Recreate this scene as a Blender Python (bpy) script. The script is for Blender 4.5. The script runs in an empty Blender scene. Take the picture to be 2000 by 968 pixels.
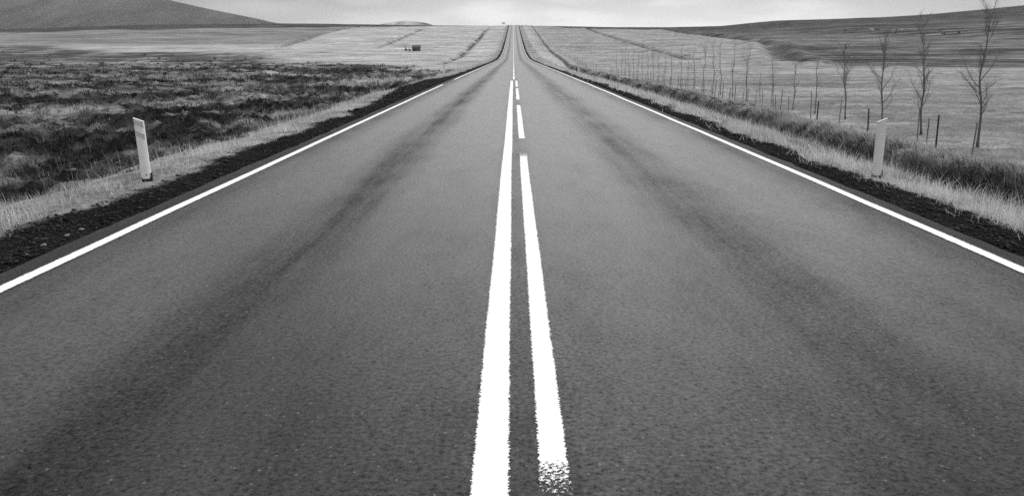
import bpy, bmesh, math, random
import numpy as np
from mathutils import Vector, Matrix

random.seed(7)
rng = np.random.default_rng(11)
scene = bpy.context.scene
COL = scene.collection
R = math.radians

# ------------------------------------------------------------------ camera
EYE = 1.58
cam_d = bpy.data.cameras.new('camera')
cam = bpy.data.objects.new('camera', cam_d)
COL.objects.link(cam)
cam_d.sensor_width = 36.0
cam_d.lens = 29.7
cam_d.clip_start = 0.05
cam_d.clip_end = 20000.0
cam.location = (0.0, 0.0, EYE)
cam.rotation_euler = (R(90 - 13.13), 0.0, R(0.10))
scene.camera = cam

# ------------------------------------------------------------------ light
SUN_EL, SUN_AZ = R(46), R(78)          # azimuth clockwise from +Y (straight ahead)
sun_d = bpy.data.lights.new('sun', 'SUN')
sun_d.energy = 1.5
sun_d.angle = R(14)
sun_d.color = (1.0, 1.0, 1.0)
sun = bpy.data.objects.new('sun', sun_d)
COL.objects.link(sun)
to_sun = Vector((math.sin(SUN_AZ) * math.cos(SUN_EL), math.cos(SUN_AZ) * math.cos(SUN_EL), math.sin(SUN_EL)))
sun.rotation_euler = to_sun.to_track_quat('Z', 'Y').to_euler()
sun.location = to_sun * 100

vs = scene.view_settings
vs.view_transform = 'Standard'
vs.look = 'None'
vs.exposure = 0.76
vs.gamma = 1.0
vs.use_curve_mapping = False
scene.cycles.sample_clamp_indirect = 2.0
scene.cycles.use_denoising = False          # keep the grain of the surfaces


# ------------------------------------------------------------------ node helper
class NT:
    def __init__(self, tree):
        self.t = tree
        self.n = tree.nodes
        self.l = tree.links

    def new(self, typ, **kw):
        nd = self.n.new(typ)
        for k, v in kw.items():
            setattr(nd, k, v)
        return nd

    def put(self, sock, v):
        if isinstance(v, bpy.types.NodeSocket):
            self.l.new(v, sock)
        else:
            sock.default_value = v

    def math(self, op, a, b=0.0, c=0.0, clamp=False):
        nd = self.new('ShaderNodeMath', operation=op, use_clamp=clamp)
        for i, v in enumerate((a, b, c)):
            self.put(nd.inputs[i], v)
        return nd.outputs[0]

    def add(self, a, b): return self.math('ADD', a, b)
    def sub(self, a, b): return self.math('SUBTRACT', a, b)
    def mul(self, a, b): return self.math('MULTIPLY', a, b)

    def mapr(self, v, a, b, c=0.0, d=1.0, smooth=True):
        nd = self.new('ShaderNodeMapRange')
        nd.interpolation_type = 'SMOOTHSTEP' if smooth else 'LINEAR'
        nd.clamp = True
        for i, q in enumerate((v, a, b, c, d)):
            self.put(nd.inputs[i], q)
        return nd.outputs[0]

    def mix(self, f, a, b):
        nd = self.new('ShaderNodeMix', data_type='FLOAT')
        self.put(nd.inputs[0], f)
        self.put(nd.inputs[2], a)
        self.put(nd.inputs[3], b)
        return nd.outputs[0]

    def grey(self, v):
        nd = self.new('ShaderNodeCombineColor')
        for i in range(3):
            self.put(nd.inputs[i], v)
        return nd.outputs[0]

    def vec(self, x, y, z):
        nd = self.new('ShaderNodeCombineXYZ')
        for i, v in enumerate((x, y, z)):
            self.put(nd.inputs[i], v)
        return nd.outputs[0]

    def sep(self, v):
        nd = self.new('ShaderNodeSeparateXYZ')
        self.l.new(v, nd.inputs[0])
        return nd.outputs

    def vscale(self, v, s):
        nd = self.new('ShaderNodeVectorMath', operation='MULTIPLY')
        self.l.new(v, nd.inputs[0])
        nd.inputs[1].default_value = s
        return nd.outputs[0]

    def noise(self, vec, scale, detail=4.0, rough=0.55, dist=0.0):
        nd = self.new('ShaderNodeTexNoise')
        self.l.new(vec, nd.inputs['Vector'])
        nd.inputs['Scale'].default_value = scale
        nd.inputs['Detail'].default_value = detail
        nd.inputs['Roughness'].default_value = rough
        nd.inputs['Distortion'].default_value = dist
        return nd.outputs[0]

    def attr(self, name):
        nd = self.new('ShaderNodeAttribute')
        nd.attribute_name = name
        return nd.outputs['Fac']

    def bump(self, h, strength, dist):
        nd = self.new('ShaderNodeBump')
        nd.inputs['Strength'].default_value = strength
        nd.inputs['Distance'].default_value = dist
        self.l.new(h, nd.inputs['Height'])
        return nd.outputs[0]


def material(name):
    m = bpy.data.materials.new(name)
    m.use_nodes = True
    nt = NT(m.node_tree)
    bsdf = m.node_tree.nodes['Principled BSDF']
    return m, nt, bsdf


# ------------------------------------------------------------------ world: grey overcast sky
world = bpy.data.worlds.new('World')
scene.world = world
world.use_nodes = True
w = NT(world.node_tree)
bg = world.node_tree.nodes['Background']
sky = w.new('ShaderNodeTexSky')
sky.sky_type = 'NISHITA'
sky.sun_disc = False
sky.sun_elevation = SUN_EL
sky.sun_rotation = SUN_AZ
sky.dust_density = 3.0
bw = w.new('ShaderNodeRGBToBW')
w.l.new(sky.outputs[0], bw.inputs[0])
tc = w.new('ShaderNodeTexCoord')
dx, dy, dz = w.sep(tc.outputs['Generated'])
den = w.math('MAXIMUM', w.add(dz, 0.22), 0.05)
cp = w.vec(w.math('DIVIDE', dx, den), w.math('DIVIDE', dy, den), 0.0)
n1 = w.noise(cp, 0.55, 2.0, 0.45)
n2 = w.noise(cp, 2.3, 3.0, 0.45)
cl = w.add(w.mul(n1, 0.58), w.mul(n2, 0.42))
el = w.add(dz, w.mul(w.sub(cl, 0.5), 0.25))
deck = w.mapr(el, 0.010, 0.060)                       # grey cloud deck above a paler horizon
low = w.mix(n2, 8.0, 8.6)
lum_deck = w.mix(w.mapr(cl, 0.36, 0.62), 3.8, 6.8)
lum = w.mix(deck, low, lum_deck)
up = w.mapr(dz, 0.05, 0.9, 1.0, 2.3)                 # an overcast sky is brighter overhead
lum = w.mul(lum, up)
az = w.math('ABSOLUTE', w.sub(w.math('ARCTAN2', dx, dy), 0.13))
lum = w.mul(lum, w.mapr(az, 0.10, 0.47, 1.0, 0.53))   # the cloud is thinnest beyond the crest
lum = w.mix(0.93, w.math('MINIMUM', bw.outputs[0], 9.0), lum)
w.l.new(w.grey(lum), bg.inputs['Color'])
bg.inputs['Strength'].default_value = 0.086


# ------------------------------------------------------------------ numpy noise
#TERRAIN-BEGIN
def _hash(ix, iy, seed):
    h = (ix.astype(np.int64) * 374761393 + iy.astype(np.int64) * 668265263 + seed * 1442695041) & 0x7fffffff
    h = ((h ^ (h >> 13)) * 1274126177) & 0x7fffffff
    h = (h ^ (h >> 16)) & 0xffff
    return h / 65535.0


def vnoise(x, y, seed=0):
    ix, iy = np.floor(x), np.floor(y)
    fx, fy = x - ix, y - iy
    ux, uy = fx * fx * (3 - 2 * fx), fy * fy * (3 - 2 * fy)
    a, b = _hash(ix, iy, seed), _hash(ix + 1, iy, seed)
    c, d = _hash(ix, iy + 1, seed), _hash(ix + 1, iy + 1, seed)
    return (a + (b - a) * ux) * (1 - uy) + (c + (d - c) * ux) * uy


def fbm(x, y, oct=4, seed=0, gain=0.5):
    s, a, t = 0.0, 1.0, 0.0
    c, n = math.cos(0.6), math.sin(0.6)
    for k in range(oct):
        s = s + a * vnoise(x, y, seed + k * 17)
        t += a
        a *= gain
        x, y = (x * c - y * n) * 2.03 + 3.1, (x * n + y * c) * 2.03 - 1.7
    return s / t


def sst(a, b, x):
    t = np.clip((x - a) / (b - a), 0, 1)
    return t * t * (3 - 2 * t)


def lerp(a, b, t):
    return a + (b - a) * t


# ------------------------------------------------------------------ terrain height
_PY = np.array([-400, 0, 30, 55, 120, 170, 200, 250, 304, 360, 422, 541, 640, 718, 760, 800, 900, 1100, 2000, 7000], float)
_PZ = np.array([0.0, 0, -0.03, -0.10, -0.32, -0.46, -0.45, 0.25, 1.67, 3.9, 6.70, 12.5, 17.6, 21.7, 23.0, 22.6, 20.0, 14.0, 8.0, 6.0])


def _pchip(xs, ys, x):
    h = np.diff(xs)
    d = np.diff(ys) / h
    m = np.zeros_like(xs)
    for i in range(1, len(xs) - 1):
        if d[i - 1] * d[i] > 0:
            m[i] = 2 * d[i - 1] * d[i] / (d[i - 1] + d[i])
    m[0], m[-1] = d[0], d[-1]
    i = np.clip(np.searchsorted(xs, x) - 1, 0, len(xs) - 2)
    t = (np.clip(x, xs[0], xs[-1]) - xs[i]) / h[i]
    t2, t3 = t * t, t * t * t
    return (2 * t3 - 3 * t2 + 1) * ys[i] + (t3 - 2 * t2 + t) * h[i] * m[i] + (-2 * t3 + 3 * t2) * ys[i + 1] + (t3 - t2) * h[i] * m[i + 1]


def P(y):
    return _pchip(_PY, _PZ, np.asarray(y, float))


def ditch_r(y):            # centre line of the ditch to the right of the road
    return 8.0 + 0.35 * (vnoise(y * 0.22, y * 0.0, 91) - 0.5) * 2 + 5.0 * sst(95, 250, y) + 1.5 * sst(300, 600, y)


def ditch_l(y):            # ditch on the left, only on the far slope
    return -17.6 - 2.2 * sst(300, 650, y) + 1.2 * (vnoise(y * 0.05, y * 0.0, 92) - 0.5)


# field ditches and banks: (points, half width, depth)
DITCHES = [
    ([(46.7, 221), (51, 272), (53.7, 368), (55, 596), (58, 720)], 1.6, 0.7),
    ([(59.5, 187), (77, 248), (108, 368), (106, 434), (106, 600)], 3.0, 1.5),
    ([(-90, 340), (-96, 367), (-108, 468), (-118, 570), (-120, 674)], 1.4, 0.7),
    ([(-54, 350), (-59.5, 474), (-66, 633)], 1.1, 0.6),
]


def poly_dist(x, y, pts):
    best = np.full(np.shape(x), 1e9)
    for (ax, ay), (bx, by) in zip(pts[:-1], pts[1:]):
        vx, vy = bx - ax, by - ay
        t = np.clip(((x - ax) * vx + (y - ay) * vy) / (vx * vx + vy * vy), 0, 1)
        best = np.minimum(best, np.hypot(x - ax - t * vx, y - ay - t * vy))
    return best


def field_edge_l(x):       # forward distance where the rough ground on the left ends and the hay field begins
    return np.interp(-x, [0, 10, 20, 37, 63, 97, 144, 218, 400], [108, 113, 150, 200, 235, 292, 300, 365, 400])


def pasture_edge(x):       # right: pale hay field ends, darker pasture begins
    return np.interp(x, [55, 60, 76, 88, 100, 200, 400], [195, 186, 172, 158, 150, 138, 128])


def pasture_side(y):       # the pasture lies to the right of this line
    return np.interp(y, [150, 187, 248, 368, 434, 600, 700], [50, 59.5, 77, 108, 106, 106, 110])


def rough_l(x, y):
    fe = field_edge_l(x) + 70 * (fbm(x * 0.05, y * 0.05, 4, 5) - 0.5) + 12
    return sst(-5.6, -8.0, x) * (1 - sst(fe - 22, fe + 8, y))


def height(x, y):
    x = np.asarray(x, float)
    y = np.asarray(y, float)
    p = P(y)
    far = sst(150, 420, y)
    # side to side shape of the far slope
    crest = np.interp(x, [-3000, -450, -320, -210, -95, -30, 30, 50, 90, 135, 180, 225, 270, 316, 361, 405, 483, 700, 1600, 3000],
                      [17.0, 19.8, 23.8, 24.8, 23.3, 22.9, 22.9, 22.4, 21.7, 22.0, 23.3, 26.8, 28.0, 30.0, 32.9, 36.8, 44.8, 58, 110, 130]) / 23.0
    mid = np.clip(x - 62, 0, 400) * 0.024 * sst(150, 400, y) * (1 - sst(430, 780, y))
    z = np.where(y > 200, lerp(1.0, crest, far) * p, p) + mid
    # left embankment
    z = z - 0.85 * sst(-4.6, -8.5, x) * (1 - 0.5 * far) - 0.25 * sst(-9, -22, x) * (1 - far)
    # right verge, ditch, bank, field
    dr = ditch_r(y)
    dep = 1 - 0.45 * far
    u = x - dr
    verge = -1.15 * sst(4.3, 9.2, x + (8.0 - dr) * sst(4.6, 8.0, x)) * dep
    fieldz = -0.95 * dep
    face = sst(0.05, 0.75, u + 0.5 * (fbm(x * 1.1, y * 0.9, 3, 31) - 0.5))
    bank = -0.50 * dep - 0.45 * dep * sst(0.9, 3.2, u)
    z = z + np.where(x > 4.0, lerp(verge - 0.15 * np.exp(-(u / 0.5) ** 2), bank, face) * (1 - sst(3.0, 5.0, u)) + fieldz * sst(3.0, 5.0, u), 0.0)
    # left far ditch
    dl = x - ditch_l(y)
    z = z - 0.8 * np.exp(-(dl / 1.4) ** 2) * sst(170, 225, y)
    for pts, hw, dp in DITCHES:
        d = poly_dist(x, y, pts) + hw * 0.9 * (fbm(x * 0.25, y * 0.25, 2, 44) - 0.5)
        z = z - dp * np.exp(-(d / hw) ** 2) + dp * 0.6 * np.exp(-((d - 2.2 * hw) / hw) ** 2)
    # rough heathery ground
    r = rough_l(x, y)
    m = fbm(x * 0.16, y * 0.16, 3, 1)
    h1 = np.abs(fbm(x * 0.42, y * 0.42, 3, 2) - 0.5) * 2
    h2 = fbm(x * 1.5, y * 1.5, 3, 3)
    h3 = 1 - np.abs(fbm(x * 3.1, y * 3.1, 2, 6) - 0.5) * 2
    z = z + r * ((m - 0.55) * 0.8 + (0.34 - h1) * 0.42 + (h2 - 0.5) * 0.5 + (h3 - 0.7) * 0.30 + (fbm(x * 6.5, y * 6.5, 2, 7) - 0.5) * 0.14)
    # a hollow on the left, and the low dark bank behind it
    z = z - 0.75 * r * np.exp(-((x + 14.5) / 4.5) ** 2 - ((y - 20.0) / 2.4) ** 2)
    # verge and field lumps
    off = np.where(x > 0, sst(4.5, 5.6, x), sst(-4.4, -5.4, x))
    z = z + off * ((fbm(x * 0.9, y * 0.9, 3, 8) - 0.5) * 0.22 + (fbm(x * 0.12, y * 0.12, 2, 9) - 0.5) * 0.30 * sst(10, 20, np.abs(x)))
    z = z + (fbm(x * 0.012, y * 0.012, 3, 10) - 0.5) * 1.6 * sst(40, 160, np.abs(x)) * sst(120, 300, y)
    # shoulder: gravel stays level with the road edge, then the road bed is sunk under the asphalt
    g = (np.abs(x) < 4.9)
    z = z + np.where(g, (fbm(x * 5, y * 5, 2, 12) - 0.5) * 0.05, 0)
    z = z - 0.03 - 0.07 * (1 - sst(3.45, 3.68, np.where(x > 0, x - 0.25, -x)))
    return z
#TERRAIN-END


def gravel_edge(x, y):
    """how far outside the road edge the black gravel runs (metres from centre)"""
    l = -4.44 - 0.36 * (fbm(y * 0.55, y * 0.0 + 3.3, 3, 21) - 0.5) * 2 - 0.05 * sst(10, 3, y)
    r = 4.62 + 0.38 * (fbm(y * 0.55, y * 0.0 + 8.3, 3, 22) - 0.5) * 2
    # the field entrance on the left
    l = l - 3.2 * np.exp(-((y - 50.0) / 4.5) ** 2) - 0.9 * np.exp(-((y - 40.0) / 7.0) ** 2)
    return l, r


HEATH_DARK = [(-14.2, 25, 4.0, 1.8), (-11.8, 25, 2.4, 1.2), (-9.6, 26, 2, 1.0), (-15.7, 37.3, 4, 1.6), (-11, 32.1, 3, 1.4), (-30, 68.6, 9, 2.2), (-31.7, 80, 6, 2.5), (-33, 61.6, 7, 2.0),
              (-48.5, 86.5, 9, 2.5), (-119.5, 261, 10, 7), (-88, 228, 14, 6), (-100, 282, 6, 8), (-18.6, 77.6, 5, 3), (-12.2, 40.4, 4, 2.2), (-27, 48.3, 6, 2), (-22, 49, 5, 1.6),
              (-60, 110, 14, 3), (-84, 150, 22, 4), (-50, 140, 12, 4), (-40, 180, 10, 5), (-22, 130, 7, 5)]
HEATH_PALE = [(-19.9, 35.9, 3.0, 1.3), (-18.6, 37.5, 3.0, 1.2), (-100, 214, 34, 7), (-40.4, 94, 9, 3.5), (-25.4, 106, 10, 4.5), (-12.5, 69, 5, 7), (-56.7, 164, 18, 8), (-30, 90, 7, 3),
              (-8.2, 19, 1.4, 0.9), (-60, 125, 14, 4), (-70, 190, 26, 6), (-20, 58, 5, 2)]


def heath_pale(x, y):
    pal = fbm(x * 0.075 + 4, y * 0.12, 4, 58)
    pal2 = fbm(x * 0.6, y * 0.6, 4, 59)
    pal3 = fbm(x * 2.6, y * 2.6, 3, 60)
    q = pal * 0.40 + pal2 * 0.30 + pal3 * 0.30 - 0.045 * (1 - sst(22, 40, y)) - 0.045 * sst(90, 160, y)
    for lst, s in ((HEATH_DARK, -0.17), (HEATH_PALE, 0.17)):
        for (sx, sy, rx, ry) in lst:
            q = q + s * np.exp(-((x - sx) / rx) ** 2 - ((y - sy) / ry) ** 2)
    return sst(0.40, 0.64, q)


def albedo(x, y):
    """colour of the ground cover itself, as grey reflectance"""
    n_big = fbm(x * 0.05, y * 0.05, 4, 51)
    n_mid = fbm(x * 0.33, y * 0.33, 4, 52)
    n_fin = fbm(x * 2.2, y * 2.2, 3, 53)
    n_str = fbm(x * 0.03, y * 0.22, 4, 54)
    # hay fields
    a = 0.345 - 0.085 * sst(8, 14, x) + 0.16 * (n_mid - 0.5) + 0.10 * (n_big - 0.5) + 0.18 * (n_fin - 0.5) + 0.12 * (n_str - 0.5)
    # right pasture and hill
    pe = pasture_edge(x) + 8 * (n_mid - 0.5)
    past = sst(-2, 3, y - pe) * sst(-1, 3, x - pasture_side(y))
    ph = 0.092 + 0.30 * (n_str - 0.48) + 0.12 * (fbm(x * 0.02, y * 0.011, 4, 56) - 0.5) + 0.14 * (n_mid - 0.5)
    hillk = sst(420, 640, y)
    ph = lerp(ph, 0.056 + 0.26 * (fbm(x * 0.008, y * 0.03, 4, 57) - 0.5) + 0.16 * (fbm(x * 0.05, y * 0.09, 4, 62) - 0.5), hillk)
    a = lerp(a, np.clip(ph, 0.03, 1), past)
    a = lerp(a, 0.03, np.exp(-((y - pe + 1.0) / 1.1) ** 2) * sst(0.42, 0.6, n_mid) * (x > 58))
    # top of the far slope: dark heath
    hl = np.interp(x, [-600, -400, -300, -200, -100, -30, 25, 40, 107, 132, 400], [470, 500, 520, 590, 660, 725, 740, 655, 620, 575, 560])
    ht = sst(0, 25, y - hl + 50 * (n_big - 0.5))
    a = lerp(a, 0.055 + 0.10 * (n_mid - 0.5) * 1.0, ht)
    # left: the field above the first ditch is browner
    lf = sst(2, -2, x - np.interp(y, [300, 367, 468, 570, 674], [-82, -96, -108, -118, -120])) * sst(345, 400, y + 30 * (n_big - 0.5))
    a = lerp(a, 0.19 + 0.25 * (n_str - 0.5), lf * (1 - ht))
    # rough ground: dark heather with runs of pale grass
    r = rough_l(x, y)
    pal = fbm(x * 0.075 + 4, y * 0.12, 4, 58)
    pal2 = fbm(x * 0.6, y * 0.6, 4, 59)
    k = heath_pale(x, y)
    heath = 0.010 + 0.11 * np.clip(n_fin - 0.40, 0, 1) + 0.05 * np.clip(pal2 - 0.5, 0, 1)
    ra = lerp(heath, 0.24 + 0.2 * (n_fin - 0.5), k)
    a = lerp(a, ra, r * (1 - 0.12 * sst(110, 260, y)))
    # verges
    v = np.where(x > 0, 1 - sst(7.0, 8.2, x), 1 - sst(-5.2, -6.6, x))
    a = lerp(a, 0.24 + 0.22 * (n_fin - 0.5) + 0.1 * (n_mid - 0.5), v)
    # bare peat in the ditch faces
    u = x - ditch_r(y)
    near = 1 - 0.3 * sst(100, 250, y)
    pk = np.exp(-((u - 0.42) / 0.42) ** 2) * near * sst(0.22, 0.5, n_mid + 0.25 * (n_fin - 0.5))
    a = lerp(a, 0.012 + 0.07 * sst(14, 30, y), np.clip(pk, 0, 1) * (x > 4))
    dl = x - ditch_l(y)
    a = lerp(a, 0.04, np.exp(-(dl / 1.3) ** 2) * sst(185, 225, y) * (1 - sst(600, 720, y)) * sst(0.3, 0.55, n_mid))
    for pts, hw, dp in DITCHES:
        d = poly_dist(x, y, pts)
        a = lerp(a, 0.03 + 0.1 * n_fin, np.exp(-(d / (hw * 1.2)) ** 2) * sst(0.28, 0.52, n_mid))
    # dark tussocks in the hay field
    for (sx, sy, rx, ry) in SPOTS:
        d = ((x - sx) / rx) ** 2 + ((y - sy) / ry) ** 2
        a = lerp(a, 0.04, np.exp(-d ** 1.5) * sst(0.25, 0.5, n_mid + 0.2 * (n_fin - 0.5)))
    # black gravel shoulder
    gl, gr = gravel_edge(x, y)
    ej = 0.35 * (fbm(x * 3.0, y * 3.0, 3, 61) - 0.5)
    gm = np.where(x > 0, 1 - sst(-0.06, 0.06, x - gr + ej), 1 - sst(-0.06, 0.06, gl - x + ej))
    a = lerp(a, 0.008 + 0.02 * np.clip(n_fin - 0.35, 0, 1), gm)
    return np.clip(a, 0.006, 0.6)


SPOTS = [(57.7, 269.5, 9, 2.2), (61.4, 226, 3.5, 2.5), (49.6, 176, 3.5, 2.0), (44.5, 176, 2.2, 1.5), (56.8, 113, 3.2, 0.9), (40, 112, 4, 0.5),
         (34, 90, 4.5, 0.5), (31, 74.6, 3.0, 0.5), (36, 74, 2.5, 0.6), (108, 279, 9, 6), (122, 262, 10, 5), (96, 250, 8, 4), (140, 270, 14, 4),
         (-80.7, 266, 6, 5), (-71, 224, 5, 3), (-74, 236, 4, 3), (-121, 295, 9, 4), (-344, 640, 60, 9), (-257, 484, 30, 3), (-205, 520, 28, 4), (-65, 305, 5, 1.2),
         (-22, 296, 5, 1.3), (-40, 345, 3, 2.0), (46, 150, 5, 0.6), (52, 143, 6, 0.5), (64, 132, 9, 0.7), (75, 120, 8, 0.6), (42, 62, 3.5, 0.35), (28, 60, 3, 0.3)]


# ------------------------------------------------------------------ object helpers
def mesh_np(name, co, faces, k):
    """faces: int array (n, k)"""
    me = bpy.data.meshes.new(name)
    co = np.ascontiguousarray(co, np.float32)
    faces = np.ascontiguousarray(faces, np.int32)
    me.vertices.add(len(co))
    me.vertices.foreach_set('co', co.ravel())
    me.loops.add(faces.size)
    me.loops.foreach_set('vertex_index', faces.ravel())
    me.polygons.add(len(faces))
    me.polygons.foreach_set('loop_start', np.arange(0, faces.size, k, dtype=np.int32))
    me.update(calc_edges=True)
    return me


def smooth(me, on=True):
    me.polygons.foreach_set('use_smooth', np.full(len(me.polygons), on, bool))
    return me


def set_attr(me, name, vals):
    at = me.attributes.new(name, 'FLOAT', 'POINT')
    at.data.foreach_set('value', np.ascontiguousarray(vals, np.float32))


def obj(name, me, mat=None, parent=None):
    o = bpy.data.objects.new(name, me)
    COL.objects.link(o)
    if mat is not None and me is not None and len(me.materials) == 0:
        me.materials.append(mat)
    if parent is not None:
        o.parent = parent
    return o


def bm_obj(name, bm, mat, parent=None, sm=False):
    me = bpy.data.meshes.new(name)
    bmesh.ops.recalc_face_normals(bm, faces=bm.faces)
    bm.to_mesh(me)
    bm.free()
    if sm:
        smooth(me)
    return obj(name, me, mat, parent)


def tag(o, label=None, cat=None, group=None, kind=None):
    if label: o['label'] = label
    if cat: o['category'] = cat
    if group: o['group'] = group
    if kind: o['kind'] = kind
    return o


def empty(name, loc, rz=0.0):
    o = bpy.data.objects.new(name, None)
    o.empty_display_size = 0.2
    COL.objects.link(o)
    o.location = loc
    o.rotation_euler = (0, 0, rz)
    return o


def gz(x, y):
    return float(height(np.array([x]), np.array([y]))[0])


def box(bm, c, s, rot=None):
    m = Matrix.Translation(c)
    if rot is not None:
        m = m @ rot
    m = m @ Matrix.Diagonal((s[0], s[1], s[2], 1))
    return bmesh.ops.create_cube(bm, size=1.0, matrix=m)['verts']


# ------------------------------------------------------------------ materials
def ground_material():
    m, n, b = material('ground_cover')
    tc = n.new('ShaderNodeTexCoord').outputs['Object']
    a = n.attr('albedo')
    n1 = n.noise(tc, 14.0, 5.0, 0.7)
    n2 = n.noise(tc, 1.9, 5.0, 0.65)
    n3 = n.noise(n.vscale(tc, (0.25, 1.0, 1.0)), 0.55, 5.0, 0.7)
    k = n.mul(n.mapr(n1, 0.28, 0.72, 0.30, 1.70, False), n.mapr(n2, 0.3, 0.7, 0.74, 1.26, False))
    k = n.mul(k, n.mapr(n3, 0.3, 0.7, 0.75, 1.25, False))
    n4 = n.noise(n.vscale(tc, (0.6, 1.0, 1.0)), 0.09, 6.0, 0.7)
    k = n.mul(k, n.mapr(n4, 0.32, 0.68, 0.62, 1.38, False))
    n.put(b.inputs['Base Color'], n.grey(n.mul(a, k)))
    b.inputs['Roughness'].default_value = 0.95
    b.inputs['Specular IOR Level'].default_value = 0.03
    h = n.add(n.mul(n1, 0.35), n2)
    n.put(b.inputs['Normal'], n.bump(h, 1.0, 0.2))
    return m


def asphalt_colour(n, tc):
    x, y, z = n.sep(tc)
    wob = n.mul(n.sub(n.noise(n.vscale(tc, (0.5, 0.16, 1)), 1.0, 3.0), 0.5), 0.35)
    xs = n.add(x, wob)

    def band(c, wd):
        d = n.math('ABSOLUTE', n.sub(xs, c))
        return n.mapr(d, 0.0, wd, 1.0, 0.0)
    tr = n.math('MAXIMUM', n.mul(band(-1.70, 0.60), 0.86), n.mul(band(1.78, 0.75), 0.72))
    tr = n.math('MAXIMUM', tr, n.mul(n.mapr(x, -2.75, -3.45), 0.75))
    tr = n.math('MAXIMUM', tr, n.mul(n.mapr(x, 2.95, 3.75), 0.75))
    tr = n.math('MAXIMUM', tr, n.mul(band(0.03, 0.30), 0.4))
    big = n.noise(n.vscale(tc, (0.9, 0.30, 1)), 1.0, 5.0, 0.6)
    tr = n.mul(tr, n.mapr(big, 0.25, 0.65, 0.45, 1.1, False))
    strk = n.mapr(n.noise(n.vscale(tc, (5.0, 0.22, 1.0)), 1.0, 4.0, 0.6), 0.3, 0.7, 0.55, 1.25, False)
    tr = n.math('MINIMUM', n.mul(tr, strk), 1.0)
    brk = n.mapr(n.noise(tc, 26.0, 5.0, 0.8), 0.34, 0.66)
    tr = n.math('MINIMUM', n.mul(tr, n.add(0.62, n.mul(brk, 0.55))), 1.0)
    base = n.mix(tr, 0.014, 0.004)
    out = n.math('MAXIMUM', n.mapr(x, -3.50, -3.56), n.mapr(x, 3.80, 3.86))
    base = n.mix(out, base, 0.009)
    base = n.mul(base, n.mapr(n.noise(n.vscale(tc, (1.4, 0.6, 1)), 0.7, 5.0, 0.65), 0.25, 0.75, 0.6, 1.4, False))
    grain = n.noise(tc, 130.0, 2.0, 0.65)
    mid = n.noise(tc, 40.0, 3.0, 0.75)
    base = n.mul(base, n.mapr(grain, 0.3, 0.7, 0.42, 1.58, False))
    base = n.mul(base, n.mapr(mid, 0.30, 0.70, 0.35, 1.65, False))
    vor = n.new('ShaderNodeTexVoronoi')
    n.l.new(tc, vor.inputs['Vector'])
    vor.inputs['Scale'].default_value = 60.0
    cr = n.new('ShaderNodeSeparateColor')
    n.l.new(vor.outputs['Color'], cr.inputs[0])
    chip = n.mul(n.mapr(cr.outputs[0], 0.965, 0.985), n.mapr(vor.outputs['Distance'], 0.45, 0.30))
    base = n.mix(n.mul(chip, 0.8), base, 0.13)
    hole = n.mul(n.mapr(cr.outputs[1], 0.86, 0.95), n.mapr(vor.outputs['Distance'], 0.55, 0.2))
    base = n.mix(n.mul(hole, 0.7), base, 0.02)
    return base, grain, mid, n.math('MAXIMUM', tr, out), hole


def asphalt_material():
    m, n, b = material('asphalt')
    tc = n.new('ShaderNodeTexCoord').outputs['Object']
    base, grain, mid, vd, hole = asphalt_colour(n, tc)
    n.put(b.inputs['Base Color'], n.grey(base))
    n.put(b.inputs['Sheen Weight'], n.mul(n.sub(1.0, n.mul(vd, 0.75)), n.mapr(mid, 0.3, 0.7, 0.06, 0.18, False)))
    b.inputs['Sheen Roughness'].default_value = 0.35
    n.put(b.inputs['Roughness'], n.add(n.mapr(mid, 0.3, 0.7, 0.25, 0.13, False), n.mul(vd, 0.30)))
    n.put(b.inputs['Specular IOR Level'], n.mul(n.mapr(vd, 0.0, 1.0, 0.31, 0.08, False), n.mul(n.mapr(mid, 0.32, 0.68, 0.2, 1.8, False), n.mapr(n.noise(n.vscale(tc, (1.5, 0.5, 1)), 1.3, 7.0, 0.78), 0.32, 0.68, 0.4, 1.6, False))))
    h = n.sub(n.add(grain, n.mul(mid, 0.25)), n.mul(hole, 0.6))
    n.put(b.inputs['Normal'], n.bump(h, 0.16, 0.004))
    return m


def paint_material():
    m, n, b = material('road_paint')
    tc = n.new('ShaderNodeTexCoord').outputs['Object']
    ed, wear = n.attr('edge'), n.attr('wear')
    g1 = n.noise(tc, 70.0, 3.0, 0.65)
    g2 = n.noise(tc, 210.0, 2.0, 0.6)
    g3 = n.noise(tc, 7.0, 3.0, 0.6)
    gr = n.add(n.mul(g1, 0.65), n.mul(g2, 0.35))
    # edge is the distance in metres to the painted edge, ragged by the stones it was sprayed on
    e = n.add(ed, n.mul(n.sub(gr, 0.5), 0.060))
    e = n.add(e, n.mul(n.sub(g3, 0.5), 0.012))
    cover = n.mapr(e, -0.0012, 0.0012)
    worn = n.mapr(n.sub(gr, n.add(n.mul(wear, 0.40), 0.17)), -0.02, 0.02)
    cover = n.mul(cover, worn)
    n.put(b.inputs['Base Color'], n.grey(n.mapr(g2, 0.3, 0.7, 0.74, 0.84, False)))
    b.inputs['Roughness'].default_value = 0.6
    n.put(b.inputs['Normal'], n.bump(g1, 0.3, 0.006))
    tr = n.new('ShaderNodeBsdfTransparent')
    mx = n.new('ShaderNodeMixShader')
    n.l.new(cover, mx.inputs[0])
    n.l.new(tr.outputs[0], mx.inputs[1])
    n.l.new(b.outputs[0], mx.inputs[2])
    out = m.node_tree.nodes['Material Output']
    n.l.new(mx.outputs[0], out.inputs['Surface'])
    return m


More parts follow.
